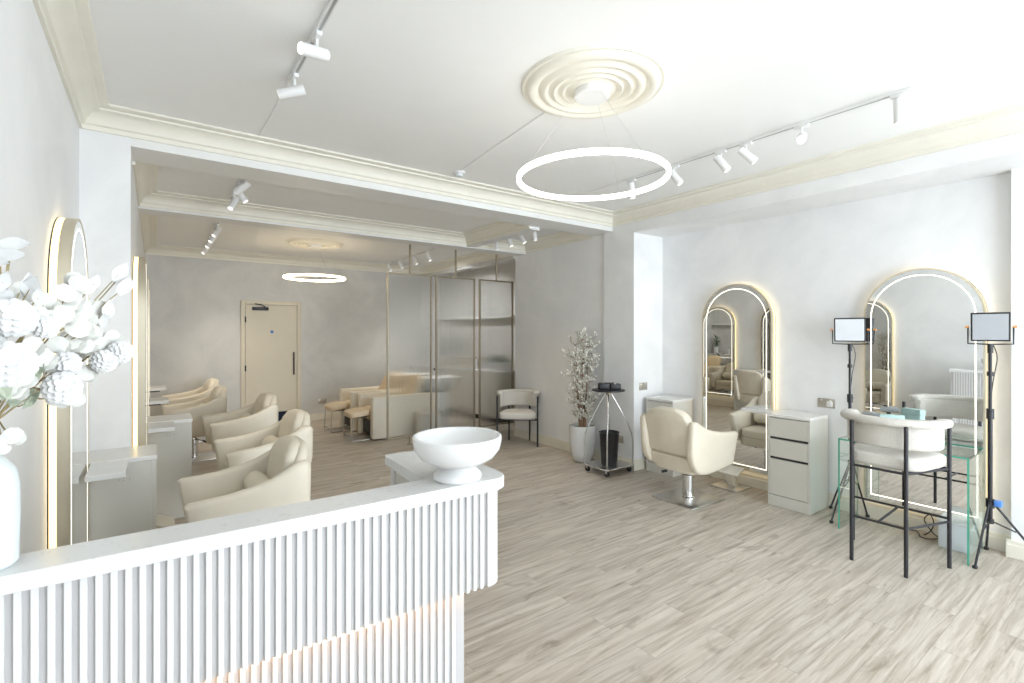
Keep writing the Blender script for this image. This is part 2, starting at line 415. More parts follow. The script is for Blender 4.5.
# ------------------------------------------------------------------ track lights
def track(x, y0, y1, label, H=3.03):
    t = MB().box((-.016, 0, -.018), (.016, y1-y0, 0), .002).build('lighting_track', M['head'], loc=(x, y0, H), smooth=False)
    s = MB().box((-.006, .01, -.0195), (.006, y1-y0-.01, -.017)).build('contact_slot', M['track'], t, smooth=False)
    return tag(t, label, 'track', 'ceiling lighting tracks')
head0 = None
def head(x, y, az, tilt, label, lit=True, group='track spotlights', H=3.03):
    """spot can: adapter on the track, arm, cylinder aimed at az (deg) and tilted down by tilt (deg)"""
    t = empty('track_spotlight', (x, y, H-.018), R(az), label, 'spotlight', group)
    ad = MB().box((-.013, -.045, -.020), (.013, .045, 0), .003).build('adapter', M['head'], t); ad.rotation_euler.z = -R(az)
    MB().cyl((0, 0, -.018), (0, 0, -.062), .007, seg=10).build('arm', M['head'], t)
    d = Vector((math.cos(R(tilt)), 0, -math.sin(R(tilt))))
    c = Vector((0, 0, -.085))
    a = c-d*.055; b = c+d*.085
    MB().tube([a, a+d*.004, b-d*.002, b], [.026, .029, .029, .028], 24).build('lamp_can', M['head'], t)
    MB().cyl(b+d*.0002, b+d*.0016, .023, seg=24).build('lens', M['lens'] if lit else M['lens_dim'], t)
    return t
track(.62, .60, 2.97, 'white lighting track on the front ceiling, left side')
track(3.55, .93, 3.05, 'white lighting track above the mirror alcove side of the front ceiling')
track(.61, 4.60, 5.6, 'short white lighting track in the middle bay, left', H2)
track(3.86, 4.60, 5.75, 'short white lighting track in the narrow right bay', H2)
track(.62, 6.85, 9.0, 'white lighting track on the rear ceiling, left', H2)
track(3.59, 7.0, 9.1, 'white lighting track on the rear ceiling, right', H2)
head(.62, 1.80, 200, 45, 'track spotlight nearest the top edge on the left track', True)
head(.62, 2.42, 200, 12, 'lit spotlight facing the viewer on the left track', True)
head(.62, 2.88, 158, 18, 'last spotlight on the front left track, turned to the wall', False)
for i, (y, az, tl, lb) in enumerate(((3.00, 0, 82, 'spotlight seen through the ring pendant, hanging straight down'),
        (2.54, -70, 55, 'spotlight just right of the ring pendant'),
        (2.12, -70, 55, 'third spotlight from the ring along the right track'),
        (1.92, -60, 45, 'fourth spotlight from the ring along the right track'),
        (1.53, 200, 28, 'spotlight turned towards the room on the right track'),
        (.99, 0, 85, 'nearest spotlight at the right end of the right track'))):
    head(3.55, y, az, tl, lb, i in (4,))
for y, az, tl, lb in ((4.72, 150, 40, 'nearest spotlight of the middle left track'), (4.98, -20, 55, 'middle spotlight of the middle left track, turned right'), (5.35, 225, 55, 'farthest spotlight of the middle left track')):
    head(.61, y, az, tl, lb, False, H=H2)
for y, az, tl, lb in ((4.82, 0, 80, 'nearest spotlight in the narrow right bay'), (5.08, -60, 62, 'second spotlight in the narrow right bay'), (5.36, -60, 68, 'third spotlight in the narrow right bay'), (5.66, 0, 85, 'farthest spotlight in the narrow right bay')):
    head(3.86, y, az, tl, lb, False, H=H2)
for i, y in enumerate((6.98, 7.45, 7.95, 8.6)):
    head(.62, y, 215, 50, ('nearest', 'second', 'third', 'farthest')[i]+' spotlight on the rear left track', False, H=H2)
for i, y in enumerate((7.25, 7.75, 8.35, 8.9)):
    head(3.59, y, -60, 60, ('nearest', 'second', 'third', 'farthest')[i]+' spotlight on the rear right track', False, H=H2)

# ------------------------------------------------------------------ arched mirrors
W2 = .385; ZM0 = .17; ZM1 = 2.12
def arch(off, n=28):
    w = W2-off; r = w; zt = ZM1-off-r
    pts = [(-w, ZM0+off), (w, ZM0+off)]
    pts += [(r*math.cos(PI*k/n), zt+r*math.sin(PI*k/n)) for k in range(n+1)]
    return pts
def arch_ring(mb, o1, o2, x0, x1):
    A, B = arch(o1), arch(o2)
    mb.loft([[(x0, a[0], a[1]), (x1, a[0], a[1]), (x1, b[0], b[1]), (x0, b[0], b[1])] for a, b in zip(A, B)], closed=True)
def arch_plate(mb, off, x0, x1):
    A = arch(off)
    a = [mb.bm.verts.new((x0, p[0], p[1])) for p in A]; b = [mb.bm.verts.new((x1, p[0], p[1])) for p in A]
    mb.bm.faces.new(a[::-1]); mb.bm.faces.new(b)
    for k in range(len(A)): mb.bm.faces.new((a[k], a[(k+1) % len(A)], b[(k+1) % len(A)], b[k]))
def make_mirror():
    t = empty('arched_mirror')
    mb = MB(); arch_ring(mb, .003, .012, .005, .031); mb.build('back_light', M['led'], t, ang=20)
    mb = MB(); arch_ring(mb, .001, .030, .0, .005); mb.build('backing_plate', M['black'], t, ang=20)  # black plate at the wall behind the light band
    mb = MB(); arch_ring(mb, 0, .012, .031, .076); arch_plate(mb, .011, .030, .070); mb.build('housing', M['mirror_side'], t, ang=20)
    mb = MB(); arch_plate(mb, .0125, .0705, .0745); mb.build('mirror_glass', M['mirror'], t, smooth=False)
    mb = MB(); arch_ring(mb, .050, .058, .0745, .0752); mb.build('light_line', M['ledw'], t, ang=20)
    return t
mir = make_mirror()
place(mir, (XA, 2.80, 0), PI, 'arched back lit mirror behind the cream styling chair, between two drawer units', cat='mirror')
LBL = ['wide looking arched back lit mirror behind the glass table and bar stool',
       'arched mirror seen edge on behind the white flowers on the left wall',
       'arched mirror seen edge on at the left nib, beyond the first drawer unit',
       'arched mirror on the left wall of the rear rooms, seen as a sliver',
       'farthest arched mirror on the left wall, near the rear wall']
for (x, y, rz), lb in zip(((XA, 1.25, PI), (XL, 3.34, 0), (XL2, 4.70, 0), (XL2, 6.03, 0), (XL2, 7.5, 0)), LBL):
    place(copy_tree(mir), (x, y, .06 if x < 1 else 0), rz, lb, cat='mirror')
# wall shelves at the two rear left mirrors, where no drawer unit stands
def make_shelf():
    o = MB().box((0, -.17, 0), (.25, .17, .035), .004).build('mirror_shelf', M['cab_top'], smooth=False)
    MB().box((.0, -.012, -.07), (.03, .012, -.001), .003).build('bracket', M['black'], o)
    MB().box((.03, -.012, -.03), (.18, .012, -.001), .003).build('bracket', M['black'], o)
    return o
sh = make_shelf()
place(sh, (-.128, 6.62, .84), 0, 'small white wall shelf with black brackets beyond the second left drawer unit', cat='shelf')
place(copy_tree(sh), (-.128, 8.1, .84), 0, 'small white wall shelf farthest along the left wall', cat='shelf')
# things on the glass table
t = empty('cardboard_sleeve', (4.70, 1.36, .7405), .35, 'pale teal card box standing on the glass table behind the bar stool', 'box')
MB().box((-.03, -.075, 0), (.03, .075, .19), .003).build('box_body', M['teal'], t)
MB().box((-.032, -.077, .165), (.032, .077, .215), .003).build('lid', M['teal'], t)
t = empty('hair_dryer', (4.74, 1.52, .7405), 1.2, 'small dark grey hair tool standing on the glass table beside the teal box', 'hair tool')
MB().tube([(0, 0, 0), (0, 0, .10), (.0, 0, .17)], [.016, .014, .016], 14).build('handle', M['black_plastic'], t)
MB().tube([(-.07, 0, .19), (-.04, 0, .195), (.03, 0, .19), (.06, 0, .19)], [.022, .028, .025, .016], 14).build('barrel', M['softbox2'], t)

# ------------------------------------------------------------------ drawer units
def make_drawers(shelf=True):
    """local: +x faces the room, origin on the floor at the wall side centre"""
    t = empty('drawer_unit')
    D, Wd, Hh = .368, .365, .85
    mb = MB()
    mb.box((0, -Wd/2, 0), (D-.022, Wd/2, .822), .002)
    mb.box((D-.022, -Wd/2, 0), (D, Wd/2, .10), .002)
    mb.box((D-.022, -Wd/2, .10), (D, -Wd/2+.016, .822), .001); mb.box((D-.022, Wd/2-.016, .10), (D, Wd/2, .822), .001)
    mb.build('carcass', M['cabinet'], t, smooth=False)
    MB().box((0, -Wd/2-.004, .823), (D+.006, Wd/2+.004, .85), .003).build('top_board', M['cab_top'], t, smooth=False)
    for z0, z1 in ((.106, .435), (.458, .618), (.641, .815)):
        d = MB().box((D-.020, -Wd/2+.018, z0), (D, Wd/2-.018, z1), .0015).build('drawer', M['cabinet'], t, smooth=False)
    for z in (.436, .619):
        MB().box((D-.0215, -Wd/2+.018, z), (D-.010, Wd/2-.018, z+.021)).build('recessed_pull', M['dark_pull'], t, smooth=False)
    mb = MB()
    for dx in (-.02, 0, .03): mb.cyl((.21+dx, -Wd/2-.0012, .72+(.006 if dx else 0)), (.21+dx, -Wd/2+.001, .72+(.006 if dx else 0)), .004, seg=10)
    mb.build('cable_grommet', M['socket'], t)
    if shelf: MB().box((.062, -Wd/2-.335, .815), (.235, -Wd/2-.003, .845), .003).build('side_shelf', M['cab_top'], t, smooth=False)
    return t
du = make_drawers()
dl = [(XA-.023, 2.115, PI, 'pale taupe drawer unit with black pulls between the two arched mirrors'),
      (XA-.023, 3.52, PI, 'pale taupe drawer unit half hidden behind the cream styling chair'),
      (XL+.023, 3.912, 0, 'nearest pale drawer unit against the left wall'),
      (XL2+.023, 5.30, 0, 'second pale drawer unit on the left, beyond the edge on mirror')]
for i, (x, y, rz, lb) in enumerate(dl):
    o = make_drawers(False) if i == 1 else du if i == 0 else copy_tree(du)
    place(o, (x, y, 0), rz, lb, cat='drawer unit')

# ------------------------------------------------------------------ salon chair
def arm_mesh(s):
    mb = MB(); rings = []
    st = [(-.335, .52, .78, .0), (-.31, .42, .81, .0), (-.26, .35, .805, .0), (-.20, .32, .77, .002), (-.12, .31, .73, .004), (-.02, .315, .70, .006), (.10, .325, .680, .010), (.20, .34, .672, .012), (.285, .35, .668, .014), (.300, .36, .655, .014)]
    n = len(st)
    for i, (x, zb, zt, fl) in enumerate(st):
        th = .075 if 0 < i < n-1 else .05
        h = zt-zb; out = []
        for a, b in rrect(th, h, th*.42, 3):
            u = (b/h+.5)
            xs = x + (u-.5)*.045*max(0, (i-4)/5)         # front edge leans forward to the top
            y = .262+fl*u+.018*u+a
            out.append((xs, s*y, zb+u*h))
        rings.append(out)
    mb.loft(rings); return mb
def make_salon_chair():
    t = empty('salon_chair')
    MB().box((-.25, -.23, 0), (.25, .23, .012), .004).build('base_plate', M['steel'], t)
    mb = MB().lathe([(.0, .010), (.062, .010), (.062, .020), (.052, .028), (.052, .21), (.056, .212), (.056, .235), (.030, .24), (.030, .30), (0, .30)], seg=32)
    mb.build('hydraulic_column', M['chrome'], t)
    lv = MB().tube([(-.01, .03, .262), (-.02, .09, .262), (-.06, .15, .250), (-.10, .19, .235)], .007, 10).build('foot_lever', M['chrome'], t)
    MB().tube([(-.085, .175, .241), (-.125, .215, .226)], .012, 10).build('lever_grip', M['black_plastic'], lv)
    MB().box((-.14, -.12, .285), (.14, .12, .302), .003).build('seat_mount', M['black'], t)
    mb = MB().pillow((0, 0, .355), (.50, .48, .115), .28)
    mb.build('seat_base', M['leather'], t)
    MB().pillow((.015, 0, .445), (.50, .45, .11), .30).build('seat_cushion', M['leather'], t)
    for s in (-1, 1): arm_mesh(s).build('armrest', M['leather'], t, ang=60)
    # backrest: outer shell and inner pad, both leaning back, corners rounded at the top
    def back(x0, w, z0, z1, th, rt, lean):
        mb = MB(); rings = []; n = 18
        for i in range(n+1):
            u = i/n; z = z0+(z1-z0)*u
            dz = z1-z; ww = w/2
            if dz < rt: ww = w/2-rt+math.sqrt(max(0, rt*rt-(rt-dz)**2))
            if i == n: ww = w/2-rt*.95
            tt = th*(1 if 0 < i < n else .4)
            if dz < rt*.4: tt *= .75
            out = []
            xc = x0-lean*(z-z0)
            for a, b in rrect(tt, max(.05, ww*2), tt*.45, 4):
                out.append((xc+a+.10*(b*b)/(.22*.22)*.25, b, z))
            rings.append(out)
        mb.loft(rings); return mb
    back(-.262, .52, .46, .893, .075, .15, .18).build('back_shell', M['leather'], t, ang=70)
    back(-.245, .50, .335, .455, .060, .02, .12).build('lower_back_panel', M['leather'], t, ang=70)
    back(-.215, .45, .47, .905, .115, .14, .18).build('back_cushion', M['leather'], t, ang=70)
    mb = MB().tube([(-.105, -.20, .60), (-.105, -.19, .60), (-.105, 0, .60), (-.105, .19, .60), (-.105, .20, .60)], [.05, .070, .075, .070, .05], 24)
    mb.build('lumbar_roll', M['leather'], t, ang=60)
    return t
sc = make_salon_chair()
chairs = [((4.17, 2.83, 0), R(-3), 'cream leather styling chair on a square steel base, back turned, facing the right hand mirror'),
          ((.445, 3.50, 0), R(181), 'nearest cream styling chair on the left, just beyond the reception desk'),
          ((.75, 4.70, 0), R(183), 'second cream styling chair on the left, directly behind the nearest one'),
          ((.76, 6.22, 0), R(183), 'third cream styling chair on the left, in front of the cream door'),
          ((.40, 7.46, 0), R(181), 'fourth styling chair on the left, its steel base showing past a drawer unit'),
          ((.42, 8.72, 0), R(184), 'farthest styling chair on the left, in the shade by the rear wall')]
for i, (loc, rz, lb) in enumerate(chairs):
    o = sc if i == 0 else copy_tree(sc)
    place(o, loc, rz, lb, 'cream leather styling chairs', 'chair')
# footrests
def make_footrest():
    t = empty('footrest')
    MB().box((-.13, -.15, 0), (.13, .15, .014), .004).build('base_plate', M['steel'], t)
    mb = MB().loft([[(x, y, .012) for x, y in ((.02, -.045), (.07, -.045), (.07, .045), (.02, .045))], [(x, y, .17) for x, y in ((-.055, -.045), (-.015, -.045), (-.015, .045), (-.055, .045))]])
    mb.build('post', M['leather'], t, smooth=False)
    Mx = Matrix.Translation((-.03, 0, .185)) @ Matrix.Rotation(R(-22), 4, 'Y')
    MB().box((-.075, -.13, -.010), (.075, .13, .010), .006, M4=Mx).build('foot_plate', M['skirt'], t)
    return t
ft = make_footrest()
place(ft, (4.83, 2.78, 0), 0, 'slanted footrest on a flat plate under the right hand mirror', cat='footrest')
place(copy_tree(ft), (.02, 4.52, 0), PI, 'slanted footrest on the floor beyond the nearest left drawer unit', cat='footrest')
place(copy_tree(ft), (.10, 6.4, 0), PI, 'slanted footrest at the third left mirror', cat='footrest')
BR = [
  [(-0.159, 1.4, 1.484, 'p', 0.0297), (-0.157, 1.44, 1.532, 'p', 0.024), (-0.188, 1.42, 1.539, 'd', 0.0191), (-0.205, 1.44, 1.564, 'd', 0.017), (-0.193, 1.514, 1.516, 'l', 0.0203), (-0.15, 1.425, 1.464, 'd', 0.021), (-0.172, 1.438, 1.459, 'd', 0.0189)],
  [(-0.069, 1.54, 1.553, 'p', 0.0245), (-0.098, 1.52, 1.533, 'p', 0.0239), (-0.131, 1.52, 1.506, 'd', 0.0188), (-0.103, 1.54, 1.571, 'd', 0.0193), (-0.086, 1.56, 1.588, 'd', 0.0198), (-0.062, 1.558, 1.559, 'd', 0.0186), (-0.093, 1.553, 1.545, 'd', 0.0243), (-0.094, 1.638, 1.571, 'd', 0.0204)],
  [(-0.065, 1.62, 1.717, 'l', 0.0285), (-0.076, 1.64, 1.754, 'l', 0.0313), (-0.125, 1.6, 1.66, 'd', 0.0224), (-0.095, 1.59, 1.653, 'l', 0.0276), (-0.104, 1.58, 1.627, 'l', 0.0199), (-0.079, 1.66, 1.743, 'l', 0.0201), (-0.111, 1.607, 1.663, 'd', 0.0196), (-0.139, 1.6, 1.652, 'l', 0.0225)],
  [(-0.142, 1.52, 1.717, 'd', 0.0209), (-0.118, 1.54, 1.718, 'l', 0.0217), (-0.162, 1.48, 1.69, 'd', 0.0224), (-0.139, 1.46, 1.613, 'd', 0.0247), (-0.121, 1.48, 1.607, 'd', 0.0183), (-0.159, 1.568, 1.698, 'd', 0.018), (-0.142, 1.558, 1.644, 'd', 0.0237), (-0.157, 1.559, 1.727, 'd', 0.0194)],
  [(-0.22, 1.32, 1.629, 'p', 0.0326), (-0.198, 1.35, 1.576, 'd', 0.0178), (-0.19, 1.38, 1.641, 'd', 0.0163), (-0.161, 1.44, 1.641, 'd', 0.0197), (-0.235, 1.382, 1.618, 'd', 0.0147), (-0.188, 1.384, 1.55, 'd', 0.0199), (-0.192, 1.455, 1.667, 'd', 0.0207)],
  [(-0.218, 1.27, 1.543, 'p', 0.0367), (-0.204, 1.3, 1.515, 'd', 0.0171), (-0.18, 1.36, 1.612, 'p', 0.0202), (-0.174, 1.39, 1.631, 'd', 0.0167), (-0.226, 1.291, 1.518, 'l', 0.0164), (-0.222, 1.355, 1.488, 'd', 0.0177), (-0.199, 1.375, 1.636, 'l', 0.016)],
  [(-0.208, 1.4, 1.693, 'l', 0.0309), (-0.193, 1.38, 1.672, 'l', 0.0204), (-0.233, 1.34, 1.664, 'l', 0.0233), (-0.237, 1.34, 1.698, 'l', 0.023), (-0.271, 1.439, 1.73, 'l', 0.0199), (-0.235, 1.483, 1.692, 'd', 0.0194), (-0.215, 1.383, 1.647, 'd', 0.0162)],
  [(-0.252, 1.47, 1.765, 'l', 0.0276), (-0.248, 1.48, 1.791, 'l', 0.03), (-0.276, 1.47, 1.749, 'l', 0.0273), (-0.265, 1.4, 1.666, 'p', 0.028), (-0.283, 1.575, 1.786, 'l', 0.0219), (-0.286, 1.415, 1.669, 'd', 0.0158), (-0.255, 1.417, 1.66, 'l', 0.0171)],
  [(-0.253, 1.32, 1.568, 'p', 0.0282), (-0.278, 1.36, 1.625, 'd', 0.0192), (-0.259, 1.3, 1.496, 'd', 0.0184), (-0.23, 1.32, 1.488, 'g', 0.0247), (-0.231, 1.347, 1.495, 'd', 0.0159), (-0.306, 1.413, 1.608, 'd', 0.0174), (-0.227, 1.369, 1.501, 'l', 0.0185)],
  [(-0.222, 1.38, 1.469, 'g', 0.028), (-0.211, 1.42, 1.456, 'g', 0.025), (-0.245, 1.38, 1.388, 'l', 0.0178), (-0.196, 1.4, 1.519, 'g', 0.0208), (-0.271, 1.416, 1.368, 'l', 0.018), (-0.258, 1.408, 1.373, 'd', 0.0157), (-0.233, 1.398, 1.392, 'd', 0.017)],
  [(-0.157, 1.5, 1.584, 'd', 0.0229), (-0.173, 1.46, 1.574, 'd', 0.0198), (-0.135, 1.52, 1.572, 'd', 0.0211), (-0.116, 1.56, 1.6, 'd', 0.017), (-0.159, 1.52, 1.669, 'd', 0.0184), (-0.149, 1.549, 1.587, 'l', 0.0212), (-0.153, 1.594, 1.561, 'd', 0.0197), (-0.169, 1.558, 1.559, 'd', 0.0203)],
]
# ------------------------------------------------------------------ reception desk (local x runs along the front, y goes back)
DR = R(-1.75)
desk = empty('reception_desk', (0, 1.420, 0), DR, 'white L shaped reception desk with vertical slats and a speckled stone top', 'reception desk')
def rc(cx, cy, r, a0, a1, n=6): return [(cx+r*math.cos(R(a0+(a1-a0)*k/n)), cy+r*math.sin(R(a0+(a1-a0)*k/n))) for k in range(n+1)]
top = [(-.355, 0)]+rc(1.005-.055, .055, .055, -90, 0)+rc(1.005-.01, .54-.01, .01, 0, 90, 3)+rc(.745+.01, .53, .01, 90, 180, 3)+[(.745, .127), (-.355, .127)]
MB().prism(top, 1.06, 1.10, .004).build('countertop', M['quartz'], desk, smooth=False)
def flutes(mb, p0, p1, nx, ny, z0, z1, pitch=.0265, wd=.0125, dp=.008):
    L_ = math.hypot(p1[0]-p0[0], p1[1]-p0[1]); n = int(L_/pitch); ux, uy = (p1[0]-p0[0])/L_, (p1[1]-p0[1])/L_
    for k in range(n):
        s0 = (k+.5)*pitch-wd/2; s1 = s0+wd
        c = [(p0[0]+ux*s+nx*d, p0[1]+uy*s+ny*d) for s, d in ((s0, -.001), (s0, dp*.92), (s0+.001, dp), (s1-.001, dp), (s1, dp*.92), (s1, -.001))]
        mb.prism(c, z0, z1)
ZA = .728
apr = [(-.36, .030)]+rc(.980-.045, .030+.045, .045, -90, 0, 5)+[(.980, .52), (.90, .52), (.90, .10), (-.36, .10)]
ap = MB().prism(apr, ZA, 1.06).build('upper_panel', M['slat_back'], desk, smooth=False)
mb = MB(); flutes(mb, (-.355, .030), (.923, .030), 0, -1, ZA-.002, 1.058); flutes(mb, (.980, .10), (.980, .51), 1, 0, ZA-.002, 1.058)
mb.build('slats', M['slat'], ap, smooth=False)
crn = rc(.980-.045, .030+.045, .055, -90, 0, 6); cri = rc(.980-.045, .030+.045, .044, -90, 0, 6)
MB().prism([(.926, .020)]+crn+[(.990, .10), (.979, .10)]+cri[::-1]+[(.926, .031)], ZA-.002, 1.058).build('corner_post', M['slat'], ap, smooth=True)
pl = [(-.36, .085), (.868, .085), (.868, .48), (.79, .48), (.79, .125), (-.36, .125)]
lp = MB().prism(pl, 0, ZA-.0).build('lower_panel', M['slat_back'], desk, smooth=False)
mb = MB(); flutes(mb, (-.355, .085), (.863, .085), 0, -1, .0, ZA-.004); flutes(mb, (.868, .10), (.868, .47), 1, 0, .0, ZA-.004)
mb.build('slats', M['slat'], lp, smooth=False)
MB().box((-.35, .045, ZA-.006), (.87, .058, ZA+.001)).build('light_strip', M['led_desk'], desk, smooth=False)
MB().box((.893, .058, ZA-.006), (.906, .50, ZA+.001)).build('light_strip', M['led_desk'], desk, smooth=False)
MB().box((.770, .13, .02), (.789, .51, 1.06)).build('inner_panel', M['cabinet'], desk, smooth=False)
MB().box((-.33, .130, .70), (.76, .42, .74), .003).build('work_surface', M['cabinet'], desk, smooth=False)
MB().box((.766, .48, 0), (.90, .52, 1.06)).build('end_panel', M['slat'], desk, smooth=False)

# pedestal bowl on the desk
t = empty('pedestal_bowl', (.842, 1.475, 1.1003), 0, 'white stone pedestal bowl on the corner of the reception desk', 'bowl')
MB().lathe([(.0, 0), (.074, 0), (.079, .006), (.078, .018), (.064, .032), (.050, .042), (.048, .050)], seg=56).build('foot', M['ceramic'], t)
MB().lathe([(.0, .044), (.040, .046), (.085, .053), (.120, .073), (.139, .098), (.145, .125), (.145, .139), (.141, .142), (.134, .140), (.124, .116), (.100, .092), (.060, .076), (.0, .070)], seg=72).build('basin', M['ceramic'], t)
t.scale = (1.05, 1.05, 1.05)

# vase and branches
VX, VY = -.296, 1.500
t = MB().lathe([(0, 0), (.050, 0), (.056, .008), (.058, .10), (.058, .17), (.052, .205), (.036, .228), (.026, .238), (.024, .262), (.028, .280), (.024, .280), (.020, .262), (.020, .10), (0, .02)], seg=56).build('vase', M['vase'], loc=(VX, VY, 1.1003))
tag(t, 'pale blue white ceramic vase at the left end of the reception desk', 'vase')
def petal(mb, c, d, up, L_, w, cup=.25, n=5, pointed=True):
    """one cupped petal or leaf starting at c, growing along d"""
    d = Vector(d).normalized(); a = d.cross(Vector(up)); a = a.normalized() if a.length > 1e-3 else Vector((1, 0, 0)); nrm = a.cross(d).normalized()
    rows = []
    for i in range(n+1):
        u = i/n
        ww = w*(math.sin(PI*min(1, u*.97+.02))**(.8 if pointed else .5))
        if pointed and u > .5: ww *= (1-(u-.5)*.7)
        z = cup*L_*(u*u)*.6
        rows.append([mb.bm.verts.new(Vector(c)+d*(L_*u)+a*(ww*k/2)+nrm*(z+abs(k)*abs(k)*cup*w*.25)) for k in (-1, 0, 1)])
    for A, B in zip(rows, rows[1:]):
        for k in range(2): mb.bm.faces.new((A[k], A[k+1], B[k+1], B[k]))
def pompom(mb, c, r, ax=(.35, -1, .25)):
    """dahlia like bloom: a core with rings of overlapping scale petals opening round the axis"""
    c = Vector(c); ax = Vector(ax).normalized(); u = ax.orthogonal().normalized(); v = ax.cross(u)
    mb.pillow(c, (r*1.7,)*3, 1.0, n=6)
    for i, th in enumerate((8, 26, 46, 66, 88, 112)):
        n = 5+4*i
        for k in range(n):
            ph = 2*PI*(k+.5*(i % 2))/n; rad = u*math.cos(ph)+v*math.sin(ph)
            nrm = ax*math.cos(R(th))+rad*math.sin(R(th)); tn = rad*math.cos(R(th))-ax*math.sin(R(th))
            petal(mb, c+nrm*r*.84, tn+nrm*.28, nrm, r*.52, r*.50, .25, 4, False)
def discpetal(mb, c, r, nrm):
    nrm = Vector(nrm).normalized(); a = nrm.orthogonal().normalized(); b = nrm.cross(a)
    for side in (0,):
        ctr = mb.bm.verts.new(Vector(c)+nrm*r*.22)
        R1 = [mb.bm.verts.new(Vector(c)+nrm*r*.16+(a*math.cos(2*PI*k/20)+b*math.sin(2*PI*k/20))*r*.55) for k in range(20)]
        R2 = [mb.bm.verts.new(Vector(c)+nrm*r*.05*math.sin(k*1.7)+(a*math.cos(2*PI*k/20)+b*math.sin(2*PI*k/20))*r*(1+.05*math.sin(3*k))) for k in range(20)]
        for k in range(20):
            mb.bm.faces.new((ctr, R1[k], R1[(k+1) % 20])); mb.bm.faces.new((R1[k], R2[k], R2[(k+1) % 20], R1[(k+1) % 20]))
rnd = random.Random(3)
for bi, br in enumerate(BR):
    org = Vector((VX+rnd.uniform(-.010, .010), VY+rnd.uniform(-.010, .010), 1.385))
    foot = Vector((VX-(org.x-VX)*.5, VY, 1.16))
    t = empty('flower_branch', (VX, VY, 1.14), 0, 'white artificial flower branch with round and pompom blooms in the pale vase', 'flower branch', 'white artificial branches in the vase')
    off = Vector((VX, VY, 1.14))
    far = max(br, key=lambda q: (Vector(q[:3])-org).length); F = Vector(far[:3])
    sb = MB()
    ctrl = org.lerp(F, .5)+Vector((0, 0, .02))
    def bez(u): return org*(1-u)**2+ctrl*2*u*(1-u)+F*u*u
    sb.tube([foot-off, org.lerp(foot, .3)-off]+[bez(k/8)-off for k in range(9)], [.0022]*2+[.0022-.0001*k for k in range(9)], 6)
    for q in br:
        if q is far: continue
        P = Vector(q[:3]); us = min((k/10 for k in range(2, 9)), key=lambda u: (bez(u)-P).length); us = max(.15, us-.2)
        a = bez(us); sb.tube([a-off, a.lerp(P, .5)+Vector((0, 0, -.006))-off, P-off], [.0018, .0016, .0013], 6)
    sb.build('stem', M['stem'], t)
    for (x, y, z, ty, r) in br:
        P = Vector((x, y, z))-off; mb = MB()
        if ty == 'p': pompom(mb, P, r, (rnd.uniform(0, .7), -1, rnd.uniform(-.1, .6))); mb.build('pompom_bloom', M['petal'], t)
        elif ty == 'd':
            discpetal(mb, P, r, (rnd.uniform(.1, .9), -1, rnd.uniform(-.3, .5))); discpetal(mb, P+Vector((r*.5, r*.5, -r*.5)), r*.8, (rnd.uniform(-.9, .3), -1, .4))
            mb.build('disc_petals', M['disc'], t)
        elif ty == 'l':
            for k in range(2):
                d = (F-org).normalized()+Vector((rnd.uniform(-.5, .5), rnd.uniform(-.3, .3), rnd.uniform(-.1, .9)))
                if bi == 7: d = Vector((1, -.2, rnd.uniform(-.15, .15)))
                petal(mb, P-d.normalized()*r*.8, d, (.3, -1, .2), r*1.9, r*1.0, .2, 7)
            mb.build('pointed_petals', M['petal'], t)
        else:
            for k in range(3):
                d = (F-org).normalized()+Vector((rnd.uniform(-.6, .6), rnd.uniform(-.3, .3), rnd.uniform(-.5, .5)))
                petal(mb, P-d.normalized()*r*.8, d, (.2, -1, .6), r*2.2, r*.7, .2, 7)
            mb.build('leaf', M['green'], t)

